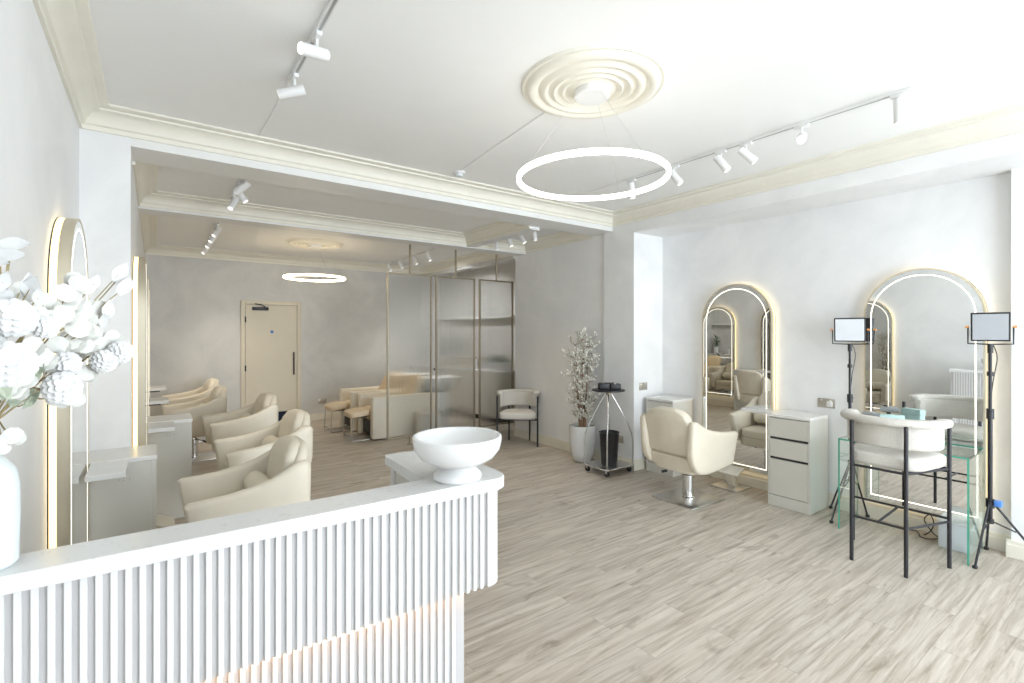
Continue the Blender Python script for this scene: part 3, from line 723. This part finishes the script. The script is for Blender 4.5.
# ------------------------------------------------------------------ curved back seats (bar stool and armchair share the design)
def tub_seat(name, loc, rz, hb, hs, label, cat, back_hw=.155, front_hw=.285, xb=-.20, xf=.20, band_h=.17, rungs=True, yo=0.):
    t = empty(name, loc, rz, label, cat)
    lg = .0125
    legs = [(xb, back_hw, hb-.035), (xb, -back_hw, hb-.035), (xf, front_hw, hb-.05), (xf, -front_hw, hb-.05)]
    for x, y, h in legs:
        MB().cyl((x, y, 0), (x, y, h), lg, seg=14).build('leg', M['black'], t)
    # seat frame hoop
    MB().tube([(xb, back_hw, hs-.10), (xf, front_hw, hs-.10), (xf, -front_hw, hs-.10), (xb, -back_hw, hs-.10)], .009, 10, closed=True).build('seat_frame', M['black'], t)
    if rungs:
        z = .315
        for a, b in (((xb, back_hw, z), (xb, -back_hw, z)), ((xb, back_hw, z), (xf, front_hw, z)), ((xb, -back_hw, z), (xf, -front_hw, z)), ((xf, front_hw, z+.02), (xf, -front_hw, z+.02))):
            MB().tube([a, b], .008, 10).build('stretcher', M['black'], t)
        MB().tube([(xb, 0, z), (xf, 0, z+.02)], .008, 10).build('stretcher', M['black'], t)
    # seat pad: rounded, narrower to the back
    def fn(v):
        w = 1+.16*(v.x/.22); return (v.x, v.y*w, v.z)
    MB().pillow((.032, yo*.5, hs-.045), (.435, .49, .11), .42, 12, fn=fn).build('seat', M['boucle'], t, ang=80)
    # wrap around back: an arc from one front leg round the back to the other
    rx, ry = .230, .285; cx = xf-.175
    def arc(u, o):   # u 0..1
        a = R(68+(360-136)*u)
        return (cx+(rx+o)*math.cos(a), yo+(ry+o)*math.sin(a))
    rings = []; n = 30
    for i in range(n+1):
        u = i/n; e = min(1, min(u, 1-u)*9+.45)
        hh = band_h*e; out = []
        for a, b in rrect(.045, hh, .020, 3):
            p = arc(u, a-.035); out.append((p[0], p[1], hb-.030-hh/2+b))
        rings.append(out)
    MB().loft(rings).build('backrest', M['boucle'], t, ang=70)
    rings = []
    for i in range(n+1):
        u = i/n; e = .6 if i in (0, n) else 1
        out = []
        for a, b in rrect(.088*e, .052*e, .024*e, 4):
            p = arc(u, a-.012); out.append((p[0], p[1], hb-.020+b))
        rings.append(out)
    MB().loft(rings).build('top_rail', M['boucle'], t, ang=70)
    return t
tub_seat('bar_stool', (4.172, 1.228, 0), R(0), 1.022, .775, 'cream boucle bar stool with slim black legs in front of the glass table', 'bar stool', yo=-.022)
tub_seat('armchair', (4.26, 5.69, 0), R(-131), .76, .475, 'low cream armchair with black legs at the wall beside the reeded screens', 'chair', rungs=False, band_h=.20)

# ------------------------------------------------------------------ glass console table
t = empty('glass_table', (4.71, 1.27, 0), 0, 'clear waterfall glass table with green edges under the second arched mirror', 'table')
x0, x1, y0, y1, zt, th = -.19, .19, -.40, .40, .74, .012
MB().box((x0, y0, zt-th), (x1, y1, zt)).build('table_top', M['glassg'], t, smooth=False)
for s in (-1, 1):
    ya = y1 if s > 0 else y0
    MB().box((x0, ya-(th if s > 0 else 0), 0), (x1, ya+(th if s < 0 else 0), zt-th-.0005)).build('side_panel', M['glassg'], t, smooth=False)
    for xx in (x0, x1):
        MB().box((xx-.0012, ya-(th if s > 0 else 0), 0), (xx+.0012, ya+(th if s < 0 else 0), zt-th)).build('polished_edge', M['glassedge'], t, smooth=False)
for xx in (x0, x1):
    MB().box((xx-.0012, y0, zt-th), (xx+.0012, y1, zt)).build('polished_edge', M['glassedge'], t, smooth=False)

# floor box and cables by the table
t = empty('storage_box', (4.84, 1.0, 0), 0, 'white plastic box on the floor behind the right leg of the glass table', 'box')
MB().box((-.10, -.09, 0), (.10, .09, .20), .012).build('box_body', M['softbox'], t)
MB().box((-.105, -.095, .195), (.105, .095, .215), .006).build('lid', M['white'], t)
pts = [(4.93, 1.34, .009), (4.94, 1.30, .008), (4.94, 1.27, .012), (4.90, 1.24, .008), (4.84, 1.22, .008), (4.83, 1.17, .008), (4.90, 1.12, .012), (4.93, 1.16, .03), (4.95, 1.22, .11), (4.93, 1.18, .17), (4.9, 1.15, .12), (4.9, 1.17, .05), (4.86, 1.2, .02)]
def smooth_pts(p, k=6):
    p = [Vector(q) for q in p]; out = []
    for i in range(len(p)-1):
        a, b, c, d = p[max(i-1, 0)], p[i], p[i+1], p[min(i+2, len(p)-1)]
        for j in range(k):
            u = j/k; out.append(.5*((2*b)+(c-a)*u+(2*a-5*b+4*c-d)*u*u+(3*b-a-3*c+d)*u**3))
    return out+[p[-1]]
tag(MB().tube(smooth_pts(pts), .004, 8).build('power_cable', M['black_plastic']), 'tangled black cable at the wall under the glass table', 'cable')

# ------------------------------------------------------------------ studio light stands
def light_stand(x, y, feet, hub, zl, yaw, m, label, w=.27, h=.185, clamp=False):
    t = empty('light_stand', (x, y, 0), 0, label, 'light stand')
    MB().cyl((0, 0, hub-.14), (0, 0, 1.05), .013, seg=14).build('lower_pole', M['black'], t)
    MB().cyl((0, 0, 1.0), (0, 0, zl-h/2-.07), .010, seg=14).build('upper_pole', M['black'], t)
    k = MB().cyl((0, 0, 1.0), (0, 0, 1.07), .021, seg=16).build('collar', M['black_plastic'], t)
    MB().tube([(.015, 0, 1.035), (.05, 0, 1.035)], .010, 10).build('knob', M['black_plastic'], k)
    MB().cyl((0, 0, 1.30), (0, 0, 1.33), .018, seg=16).build('collar', M['black_plastic'], t)
    MB().cyl((0, 0, hub-.03), (0, 0, hub+.03), .024, seg=16).build('leg_hub', M['black_plastic'], t)
    MB().cyl((0, 0, hub-.14), (0, 0, hub-.11), .020, seg=16).build('brace_hub', M['black_plastic'], t)
    for fx, fy in feet:
        f = Vector((fx-x, fy-y, .012)); top_ = Vector((0, 0, hub)); d = f.normalized()
        lg = MB().tube([top_+Vector((f.x, f.y, 0)).normalized()*.02, f], .0075, 8).build('leg', M['black'], t)
        MB().pillow(f, (.03, .03, .024), .7, 4).build('rubber_foot', M['black_plastic'], lg)
        mid = top_.lerp(f, .42)
        MB().tube([(0, 0, hub-.12), mid], .005, 8).build('brace', M['black'], t)
    # lamp head
    Mh = Matrix.Translation((0, 0, zl)) @ Matrix.Rotation(yaw, 4, 'Z') @ Matrix.Rotation(R(6), 4, 'Y')
    p = MB().box((-.005, -w/2, -h/2), (.030, w/2, h/2), .004, M4=Mx_(Mh)).build('lamp_housing', M['black_plastic'], t, smooth=False)
    MB().box((.0301, -w/2+.010, -h/2+.010), (.033, w/2-.010, h/2-.010), M4=Mx_(Mh)).build('diffuser', m, p, smooth=False)
    mb = MB().tube([Mh @ Vector(q) for q in ((.012, -w/2-.014, 0), (.012, -w/2-.014, -h/2-.02), (.012, 0, -h/2-.024), (.012, w/2+.014, -h/2-.02), (.012, w/2+.014, 0))], .005, 8)
    mb.build('yoke', M['black'], t)
    for s in (-1, 1):
        MB().tube([Mh @ Vector((.012, s*(w/2+.008), 0)), Mh @ Vector((.012, s*(w/2+.030), 0))], .008, 12).build('knob', M['orange'], p)
    MB().cyl((0, 0, zl-h/2-.085), (0, 0, zl-h/2-.022), .016, seg=14).build('swivel', M['black_plastic'], t)
    MB().tube(smooth_pts([(.015, -.01, zl-h/2-.02), (.030, -.03, zl-h/2-.12), (.016, -.010, zl-h/2-.3), (.022, .006, 1.0), (.016, -.008, .8), (.02, .01, hub)]), .003, 6).build('power_cable', M['black_plastic'], t)
    if clamp:
        MB().box((-.03, -.062, hub-.01), (.018, -.022, hub+.028), .004).build('cable_clamp', M['blue'], t)
    return t
def Mx_(m): return m
light_stand(4.86, 1.705, [(4.98, 1.90), (4.60, 1.75), (5.0, 1.62)], .47, 1.63, R(195), M['softbox'], 'white lit studio panel on a black tripod between the drawer unit and the glass table', .225, .205)
light_stand(4.72, .800, [(4.50, .838), (4.76, .50), (4.96, .862)], .41, 1.645, R(190), M['softbox2'], 'grey studio panel on a black tripod at the right edge by the pier', .20, .20, True)

# ------------------------------------------------------------------ trolley with bin
t = empty('rolling_trolley', (4.24, 3.925, 0), 0, 'chrome rolling trolley with four curved uprights in front of the pier', 'trolley')
o = [(x, y) for x, y in rrect(.45, .38, .07, 5)]
MB().prism(o, .075, .088, .003).build('base_tray', M['steel'], t, smooth=False)
mb = MB().tube([(x, y, .082) for x, y in rrect(.455, .385, .07, 5)], .008, 8, closed=True); mb.build('tray_rim', M['chrome'], t)
for sx in (-1, 1):
    for sy in (-1, 1):
        w = MB().cyl((sx*.185-.011, sy*.15, .030), (sx*.185+.011, sy*.15, .032), .031, seg=20).build('caster', M['black_plastic'], t)
        MB().box((sx*.185-.016, sy*.15-.012, .034), (sx*.185+.016, sy*.15+.012, .076), .005).build('fork', M['chrome'], w)
        P = [(sx*.21, sy*.175, .085), (sx*.212, sy*.178, .32), (sx*.19, sy*.16, .48), (sx*.10, sy*.09, .72), (sx*.022, sy*.02, .90)]
        MB().tube(smooth_pts(P), .0075, 10).build('upright', M['chrome'], t)
MB().cyl((0, 0, .885), (0, 0, .932), .030, seg=24).build('top_joint', M['bronze'], t)
MB().lathe([(0, .932), (.185, .932), (.19, .937), (.188, .946), (0, .946)], seg=40).build('top_tray', M['black'], t)
t = empty('waste_bin', (4.22, 3.895, .0885), 0, 'black tapered bin standing on the chrome trolley', 'bin')
MB().lathe([(0, 0), (.085, 0), (.088, .004), (.112, .365), (.118, .375), (.112, .378), (.106, .365), (.084, .012), (0, .010)], seg=40).build('bin_body', M['black_plastic'], t)
t = empty('tool_case', (4.245, 3.92, .9463), R(-35), 'black hair tool case on top of the chrome trolley', 'case')
MB().box((-.125, -.045, 0), (.0, .045, .075), .012).build('case_body', M['black_plastic'], t)
MB().box((.01, -.05, 0), (.13, .05, .068), .010).build('case_body', M['black_plastic'], t)
MB().tube([(-.06, 0, .062), (.07, 0, .062)], .020, 14).build('handle', M['black_plastic'], t)
for y in (-.03, .03): MB().cyl((.06, y, .066), (.06, y, .078), .012, seg=12).build('knob', M['steel'], t)

# ------------------------------------------------------------------ potted blossom tree
t = empty('potted_blossom_tree', (4.325, 4.44, 0), 0, 'tall artificial white blossom tree in a white tapered pot beside the trolley', 'potted tree')
MB().lathe([(0, 0), (.09, 0), (.115, .02), (.145, .12), (.162, .26), (.166, .40), (.166, .445), (.162, .45), (.148, .445), (.145, .41), (0, .405)], seg=48).build('pot', M['ceramic'], t)
MB().lathe([(0, .400), (.144, .400), (.13, .415), (.05, .425), (0, .425)], seg=24).build('moss', M['dgreen'], t)
rnd = random.Random(11)
mb = MB(); tips = []
for k in range(4):
    a = 2*PI*k/4+.4; r0 = .03
    P = [Vector((r0*math.cos(a), r0*math.sin(a), .40))]
    tx, ty = .06*math.cos(a)+rnd.uniform(-.02, .02), .06*math.sin(a)+rnd.uniform(-.02, .02)
    for i in range(1, 8):
        u = i/7; P.append(Vector((r0*math.cos(a+u)+(tx)*u+rnd.uniform(-.008, .008), r0*math.sin(a+u)+ty*u+rnd.uniform(-.008, .008), .40+(.98+.16*rnd.random())*u)))
    mb.tube(P, [.019, .017, .014, .010, .006, .004, .003, .002], 8)
    tips.append(P)
mb.build('trunk', M['bark'], t)
tw = MB(); bl = MB(); lf = MB()
for k in range(190):
    P = rnd.choice(tips); i = rnd.randint(1, 7); b = P[i]; u = (b.z-.4)/1.05
    a = rnd.uniform(0, 2*PI); out = rnd.uniform(.06, .20)*(1-.35*abs(u-.45)); rise = rnd.uniform(.02, .20)
    e = b+Vector((math.cos(a)*out, math.sin(a)*out, rise))
    e.x = min(e.x, .18)
    m_ = b.lerp(e, .5)+Vector((math.cos(a)*.03, math.sin(a)*.03, -.01))
    tw.tube([b, m_, e], [.003, .0022, .0014], 5)
    for j in range(13):
        s = rnd.uniform(.25, 1.05); q = (b.lerp(m_, s*2) if s < .5 else m_.lerp(e, s*2-1))+Vector((rnd.gauss(0, .011), rnd.gauss(0, .011), rnd.gauss(0, .011)))
        if j % 6 == 5:
            petal(lf, q, (rnd.uniform(-1, 1), rnd.uniform(-1, 1), rnd.uniform(-.3, 1)), (0, 0.1, 1), .028, .011, .2, 3)
        else:
            ax = Vector((rnd.uniform(-1, 1), rnd.uniform(-1, 1), rnd.uniform(-.5, 1))).normalized(); o1 = ax.orthogonal().normalized(); o2 = ax.cross(o1)
            for h in range(4):
                an = PI/2*h; petal(bl, q, o1*math.cos(an)+o2*math.sin(an)+ax*.4, ax, rnd.uniform(.013, .020), .015, .2, 2, False)
tw.build('twigs', M['bark'], t)
tag(bl.build('blossoms', M['blossom'], t), kind='stuff'); tag(lf.build('leaves', M['dgreen'], t), kind='stuff')

# ------------------------------------------------------------------ reeded glass screens
def screen(xa, xb, label):
    Y = 6.55; w = xb-xa; xc = (xa+xb)/2; z0, z1 = .115, 2.45
    t = empty('reeded_screen', (xc, Y, 0), 0, label, 'screen', 'reeded glass screens hung between floor and ceiling')
    f = .021
    mb = MB(); mb.box((-w/2, -.018, z0), (-w/2+f, .018, z1), .003); mb.box((w/2-f, -.018, z0), (w/2, .018, z1), .003)
    mb.box((-w/2+f, -.018, z0), (w/2-f, .018, z0+f), .003); mb.box((-w/2+f, -.018, z1-f), (w/2-f, .018, z1), .003)
    mb.build('frame', M['bronze'], t, smooth=False)
    MB().box((-w/2+f-.004, -.003, z0+f-.004), (w/2-f+.004, .003, z1-f+.004)).build('reeded_glass', M['reeded'], t, smooth=False)
    MB().cyl((0, 0, z1-.002), (0, 0, H2-.012), .015, seg=16).build('ceiling_pole', M['bronze'], t)
    MB().lathe([(0, H2-.014), (.04, H2-.014), (.04, H2-.001), (0, H2-.001)], seg=24).build('ceiling_plate', M['bronze'], t)
    MB().cyl((0, 0, .01), (0, 0, z0+.002), .015, seg=16).build('floor_pole', M['bronze'], t)
    MB().lathe([(0, 0), (.045, 0), (.045, .010), (0, .012)], seg=24).build('floor_plate', M['bronze'], t)
screen(2.615, 3.305, 'left reeded glass screen in a slim champagne frame, in front of the wash chairs')
screen(3.370, 4.050, 'middle reeded glass screen in a slim champagne frame')
screen(4.130, 4.790, 'right reeded glass screen in a slim champagne frame, at the end of the wall')

# ------------------------------------------------------------------ wash chairs
def make_wash():
    """local: seat front faces -x, origin at the floor under the front near corner line"""
    t = empty('wash_chair')
    for s, n_ in ((-1, 0), (1, 1)):
        y0 = -.34 if s < 0 else .22
        MB().box((0, y0, .02), (1.05, y0+.12, .645), .022, 3).build('side_panel', M['leather'], t, ang=40)
    MB().box((.05, -.22, .05), (.95, .22, .26), .01).build('plinth', M['black_plastic'], t)
    MB().pillow((.33, 0, .37), (.66, .435, .19), .30).build('seat', M['leather_tan'], t, ang=80)
    MB().pillow((.72, 0, .62), (.15, .435, .66), .32, rot=Matrix.Rotation(R(28), 3, 'Y')).build('backrest', M['leather_tan'], t, ang=80)
    # wash basin behind the head
    MB().box((1.06, -.13, 0), (1.38, .13, .62), .03).build('basin_pedestal', M['ceramic'], t)
    mb = MB().lathe([(0, .60), (.14, .62), (.23, .70), (.285, .80), (.30, .86), (.285, .865), (.255, .80), (.19, .73), (0, .70)], (0, 0, 0), 40, 1.15, .95)
    b = mb.build('basin', M['ceramic'], t); b.location = (1.22, 0, 0)
    MB().box((.88, -.10, .78), (1.00, .10, .86), .03).build('neck_rest', M['black_plastic'], t)
    tp = MB().tube(smooth_pts([(1.40, 0, .80), (1.41, 0, .94), (1.36, 0, .98), (1.30, 0, .95)]), .013, 10).build('tap', M['chrome'], t)
    MB().tube([(1.36, .14, .87), (1.30, .17, .96), (1.26, .18, .99)], .014, 10).build('hand_shower', M['black_plastic'], t)
    return t
wc = make_wash()
place(wc, (2.60, 7.40, 0), 0, 'cream and tan wash chair with a basin, nearest behind the left screen', cat='wash chair')
place(copy_tree(wc), (2.56, 8.22, 0), 0, 'cream and tan wash chair with a basin, farther one towards the rear wall', cat='wash chair')
place(copy_tree(wc), (2.52, 9.02, 0), 0, 'tan wash chair hidden behind the other two, against the rear wall', cat='wash chair') if False else None
def make_footstool():
    t = empty('footstool')
    MB().pillow((0, 0, .40), (.30, .42, .10), .40, rot=Matrix.Rotation(R(-6), 3, 'Y')).build('pad', M['leather_tan'], t, ang=80)
    for y in (-.18, .18):
        MB().tube([(-.11, y, .36), (-.12, y, .34), (-.135, y, .02), (-.125, y, .008), (.12, y, .008), (.13, y, .012)], .008, 10).build('wire_leg', M['chrome'], t)
    MB().tube([(-.13, -.18, .06), (-.13, .18, .06)], .007, 10).build('crossbar', M['chrome'], t)
    MB().box((-.10, -.18, .345), (.10, .18, .358), .003).build('seat_plate', M['black'], t)
    return t
fs = make_footstool()
place(fs, (2.455, 7.36, 0), 0, 'tan padded footstool with wire legs at the nearest wash chair', cat='footstool')
place(copy_tree(fs), (2.40, 8.20, 0), 0, 'tan padded footstool with wire legs at the farther wash chair', cat='footstool')
t = empty('round_pouf', (3.42, 6.83, 0), 0, 'round beige pouf blurred behind the left and middle screens', 'pouf')
MB().lathe([(0, 0), (.20, 0), (.205, .01), (.205, .06)], seg=40).build('pouf_base', M['bronze'], t)
MB().lathe([(.205, .06), (.212, .08), (.212, .35), (.195, .385), (.12, .395), (0, .396)], seg=40).build('pouf_cushion', M['boucle'], t)

# wash area counter, shelf and what stands on them
t = empty('wash_counter', (5.02, 8.2, 0), 0, 'long grey beige cabinet run seen through the reeded screens', 'cabinet')
MB().box((-.17, -1.15, .09), (.175, 1.17, .89), .002).build('carcass', M['cabinet'], t, smooth=False)
MB().box((-.14, -1.13, 0), (.175, 1.15, .09)).build('toe_kick', M['black_plastic'], t, smooth=False)
for k in range(4): MB().box((-.188, -1.145+k*.575, .10), (-.171, -1.145+k*.575+.568, .875), .002).build('door', M['cabinet'], t, smooth=False)
MB().box((-.20, -1.16, .89), (.175, 1.17, .925), .003).build('worktop', M['cab_top'], t, smooth=False)
o = MB().box((0, -1.25, 0), (.195, 1.25, .04), .003).build('wall_shelf', M['white'], loc=(5.003, 8.1, 1.87), smooth=False)
tag(o, 'long white shelf above the wash area cabinets, seen through the screens', 'shelf')
def leafy_plant(name, loc, potr, poth, n, L_, label, m, tallstem=0.):
    t = empty(name, loc, 0, label, 'plant')
    MB().lathe([(0, 0), (potr*.75, 0), (potr*.8, .004), (potr, poth), (potr*.9, poth), (potr*.85, poth*.85), (0, poth*.82)], seg=28).build('pot', M['ceramic'], t)
    mb = MB(); q = random.Random(len(label))
    for k in range(n):
        a = q.uniform(0, 2*PI); el = q.uniform(.35, 1.4)
        d = Vector((math.cos(a)*math.cos(el), math.sin(a)*math.cos(el), math.sin(el)))
        petal(mb, Vector((0, 0, poth*.82+tallstem*q.random())), d, (-d.x*.3, -d.y*.3, 1), L_*q.uniform(.6, 1), L_*.16, -.5, 6)
    mb.build('foliage', m, t)
    return t
leafy_plant('potted_fern', (5.02, 7.28, .9255), .095, .15, 46, .26, 'green leafy plant in a white pot on the cabinet behind the right screen', M['dgreen'])
leafy_plant('potted_plant', (4.98, 9.12, .9255), .07, .22, 40, .22, 'dark plant in a slim pot, seen between the left and middle screens', M['dgreen'], .30)
t = empty('storage_basket', (5.10, 7.75, 1.9105), 0, 'round pale basket on the white wall shelf behind the right screen', 'basket')
MB().lathe([(0, 0), (.085, 0), (.095, .02), (.095, .17), (.088, .18), (.08, .17), (.08, .02), (0, .015)], seg=32).build('basket_body', M['ceramic'], t)
for i, (y, r, h) in enumerate(((7.72, .035, .22), (7.88, .03, .19), (8.1, .035, .21), (8.55, .04, .16), (8.7, .03, .21))):
    t = empty('product_bottle', (5.03, y, .9255), 0, 'small pale bottle on the cabinet behind the reeded screens', 'bottle', 'bottles on the wash area cabinet')
    MB().lathe([(0, 0), (r, 0), (r, h*.7), (r*.4, h*.82), (r*.4, h*.86)], seg=24).build('bottle_body', M['ceramic'], t)
    MB().lathe([(r*.45, h*.86), (r*.45, h), (0, h)], seg=20).build('cap', M['bronze'], t)
o = empty('towel_stack', (5.02, 8.35, .9255), 0, 'stack of folded brownish towels on the cabinet behind the middle screen', 'towels')
for k in range(4): MB().pillow((0, .0, .026+.05*k), (.22, .30, .052), .35).build('folded_towel', M['leather_tan'], o, ang=80)

# ------------------------------------------------------------------ rear door
t = empty('door_1', (1.70, YB, 0), 0); tag(t, 'cream painted door with black ironmongery in the rear wall', 'door', kind='structure')
mb = MB(); w0, w1 = -.46, .355
mb.box((w0-.07, -.035, 0), (w0-.004, .0, 2.155), .006); mb.box((w1+.004, -.035, 0), (w1+.07, .0, 2.155), .006); mb.box((w0-.004, -.035, 2.088), (w1+.004, .0, 2.155), .006)
mb.build('door_frame', M['door'], t, smooth=False)
MB().box((w0, -.022, .22), (w1, -.001, 2.084), .002).build('door_leaf', M['door'], t, smooth=False)
MB().box((w0, -.016, .0), (w1, -.001, .215)).build('kick_step', M['navy'], t, smooth=False)
MB().cyl((w1-.055, -.06, .86), (w1-.055, -.06, 1.26), .012, seg=14).build('pull_handle', M['black'], t)
for z in (.90, 1.22): MB().cyl((w1-.055, -.06, z), (w1-.055, -.02, z), .008, seg=10).build('handle_mount', M['black'], t)
for z in (1.83, 1.0): MB().box((w0-.012, -.045, z-.05), (w0+.008, -.020, z+.05), .003).build('hinge', M['black'], t)
cl = MB().box((w0+.10, -.068, 1.99), (w0+.35, -.023, 2.045), .006).build('door_closer', M['black'], t)
MB().tube([(w0+.30, -.055, 2.05), (w0+.24, -.06, 2.085), (w0+.14, -.045, 2.10)], .009, 8).build('closer_arm', M['black'], cl)
MB().cyl((w0+.41, -.024, 1.62), (w0+.41, -.0222, 1.62), .026, seg=28).build('round_sign', M['signblue'], t)

# ------------------------------------------------------------------ sockets
def socket(loc, rz, wd, label, plug=False):
    t = empty('wall_socket', loc, rz, label, 'socket')
    MB().box((0, -wd/2, -.043), (.007, wd/2, .043), .003).build('plate', M['socket'], t)
    for y in ((-.036, .036) if wd > .1 else (0,)):
        MB().box((.007, y-.022, -.018), (.009, y+.022, .016), .001).build('outlet', M['darkin'] if False else M['black_plastic'] if False else M['socket'], t)
        MB().box((.007, y-.008, .022), (.011, y+.008, .034), .001).build('switch', M['white'], t)
    if plug: MB().box((.009, .012, -.028), (.038, .060, .022), .008).build('plug', M['white'], t)
socket((XA-.0005, 1.955, .95), PI, .146, 'double wall socket with a white plug, above the drawer unit between the mirrors', True)
socket((4.66, 3.7695, .97), -PI/2, .146, 'double wall socket on the pier above the trolley')
socket((2.50, YB-.0005, .34), -PI/2, .146, 'double socket low on the rear wall right of the door')
socket((XR+.0295, 4.63, .33), PI, .146, 'wall socket low on the wall behind the blossom tree')
socket((XR-.0005, 4.0, .33), PI, .146, 'wall socket low on the pier behind the trolley')

# ------------------------------------------------------------------ daylight, lamps and camera
w = bpy.data.worlds.new('sky'); bpy.context.scene.world = w; w.use_nodes = True
bg = w.node_tree.nodes['Background']; bg.inputs['Color'].default_value = (.83, .915, 1., 1); bg.inputs['Strength'].default_value = SKY
def area(name, loc, rot, sx, sy, power=0, c=(1, 1, 1), portal=False):
    l = bpy.data.lights.new(name, 'AREA'); l.shape = 'RECTANGLE'; l.size = sx; l.size_y = sy; l.energy = power; l.color = c
    if portal: l.cycles.is_portal = True
    o = bpy.data.objects.new(name, l); col.objects.link(o); o.location = loc; o.rotation_euler = rot; return o
area('window_portal', ((WX0+4.85)/2, YF-.02, 1.49), (R(90), 0, 0), 4.85-WX0, 2.74, portal=True).rotation_euler = (R(90), 0, 0)
def spot(loc, tgt, power, ang=70, c=(1, .89, .74)):
    l = bpy.data.lights.new('track_or_fill_lamp', 'SPOT'); l.energy = power; l.spot_size = R(ang); l.spot_blend = .8; l.color = c; l.shadow_soft_size = .04
    o = bpy.data.objects.new('track_or_fill_lamp', l); col.objects.link(o); o.location = loc
    o.rotation_euler = (Vector(tgt)-Vector(loc)).to_track_quat('-Z', 'Y').to_euler(); return o
for loc, tgt in (((.60, 7.6, 2.80), (.6, 8.3, 0)), ((3.8, 7.6, 2.80), (3.2, 7.9, 0)), ((.64, 5.3, 2.80), (1.4, 5.3, 0)), ((4.0, 5.2, 2.80), (3.6, 5.0, 0)), ((3.8, 8.6, 2.80), (3.6, 8.8, 0)), ((.60, 8.7, 2.80), (1.2, 9.0, 0))):
    spot(loc, tgt, SPOT)
spot((3.75, 7.3, 2.78), (5.1, 8.2, 1.1), SPOT*1.6, 110, (.95, .97, 1))  # added white fill spot that brightens the wash area behind the screens
cam = bpy.data.cameras.new('camera'); co = bpy.data.objects.new('camera', cam); col.objects.link(co)
bpy.context.scene.camera = co
cam.sensor_width = 36; cam.sensor_fit = 'HORIZONTAL'; cam.lens = 490/1024*36
cam.shift_y = -(341.5-333)/1024; cam.clip_start = .02
co.location = (0, 0, 1.6); co.rotation_euler = (R(90), 0, -math.atan(357/490))
vs = bpy.context.scene.view_settings
bpy.context.scene.display_settings.display_device = 'sRGB'
vs.view_transform = 'Standard'; vs.look = 'None'; vs.gamma = 1; vs.use_curve_mapping = False; vs.exposure = EXPO
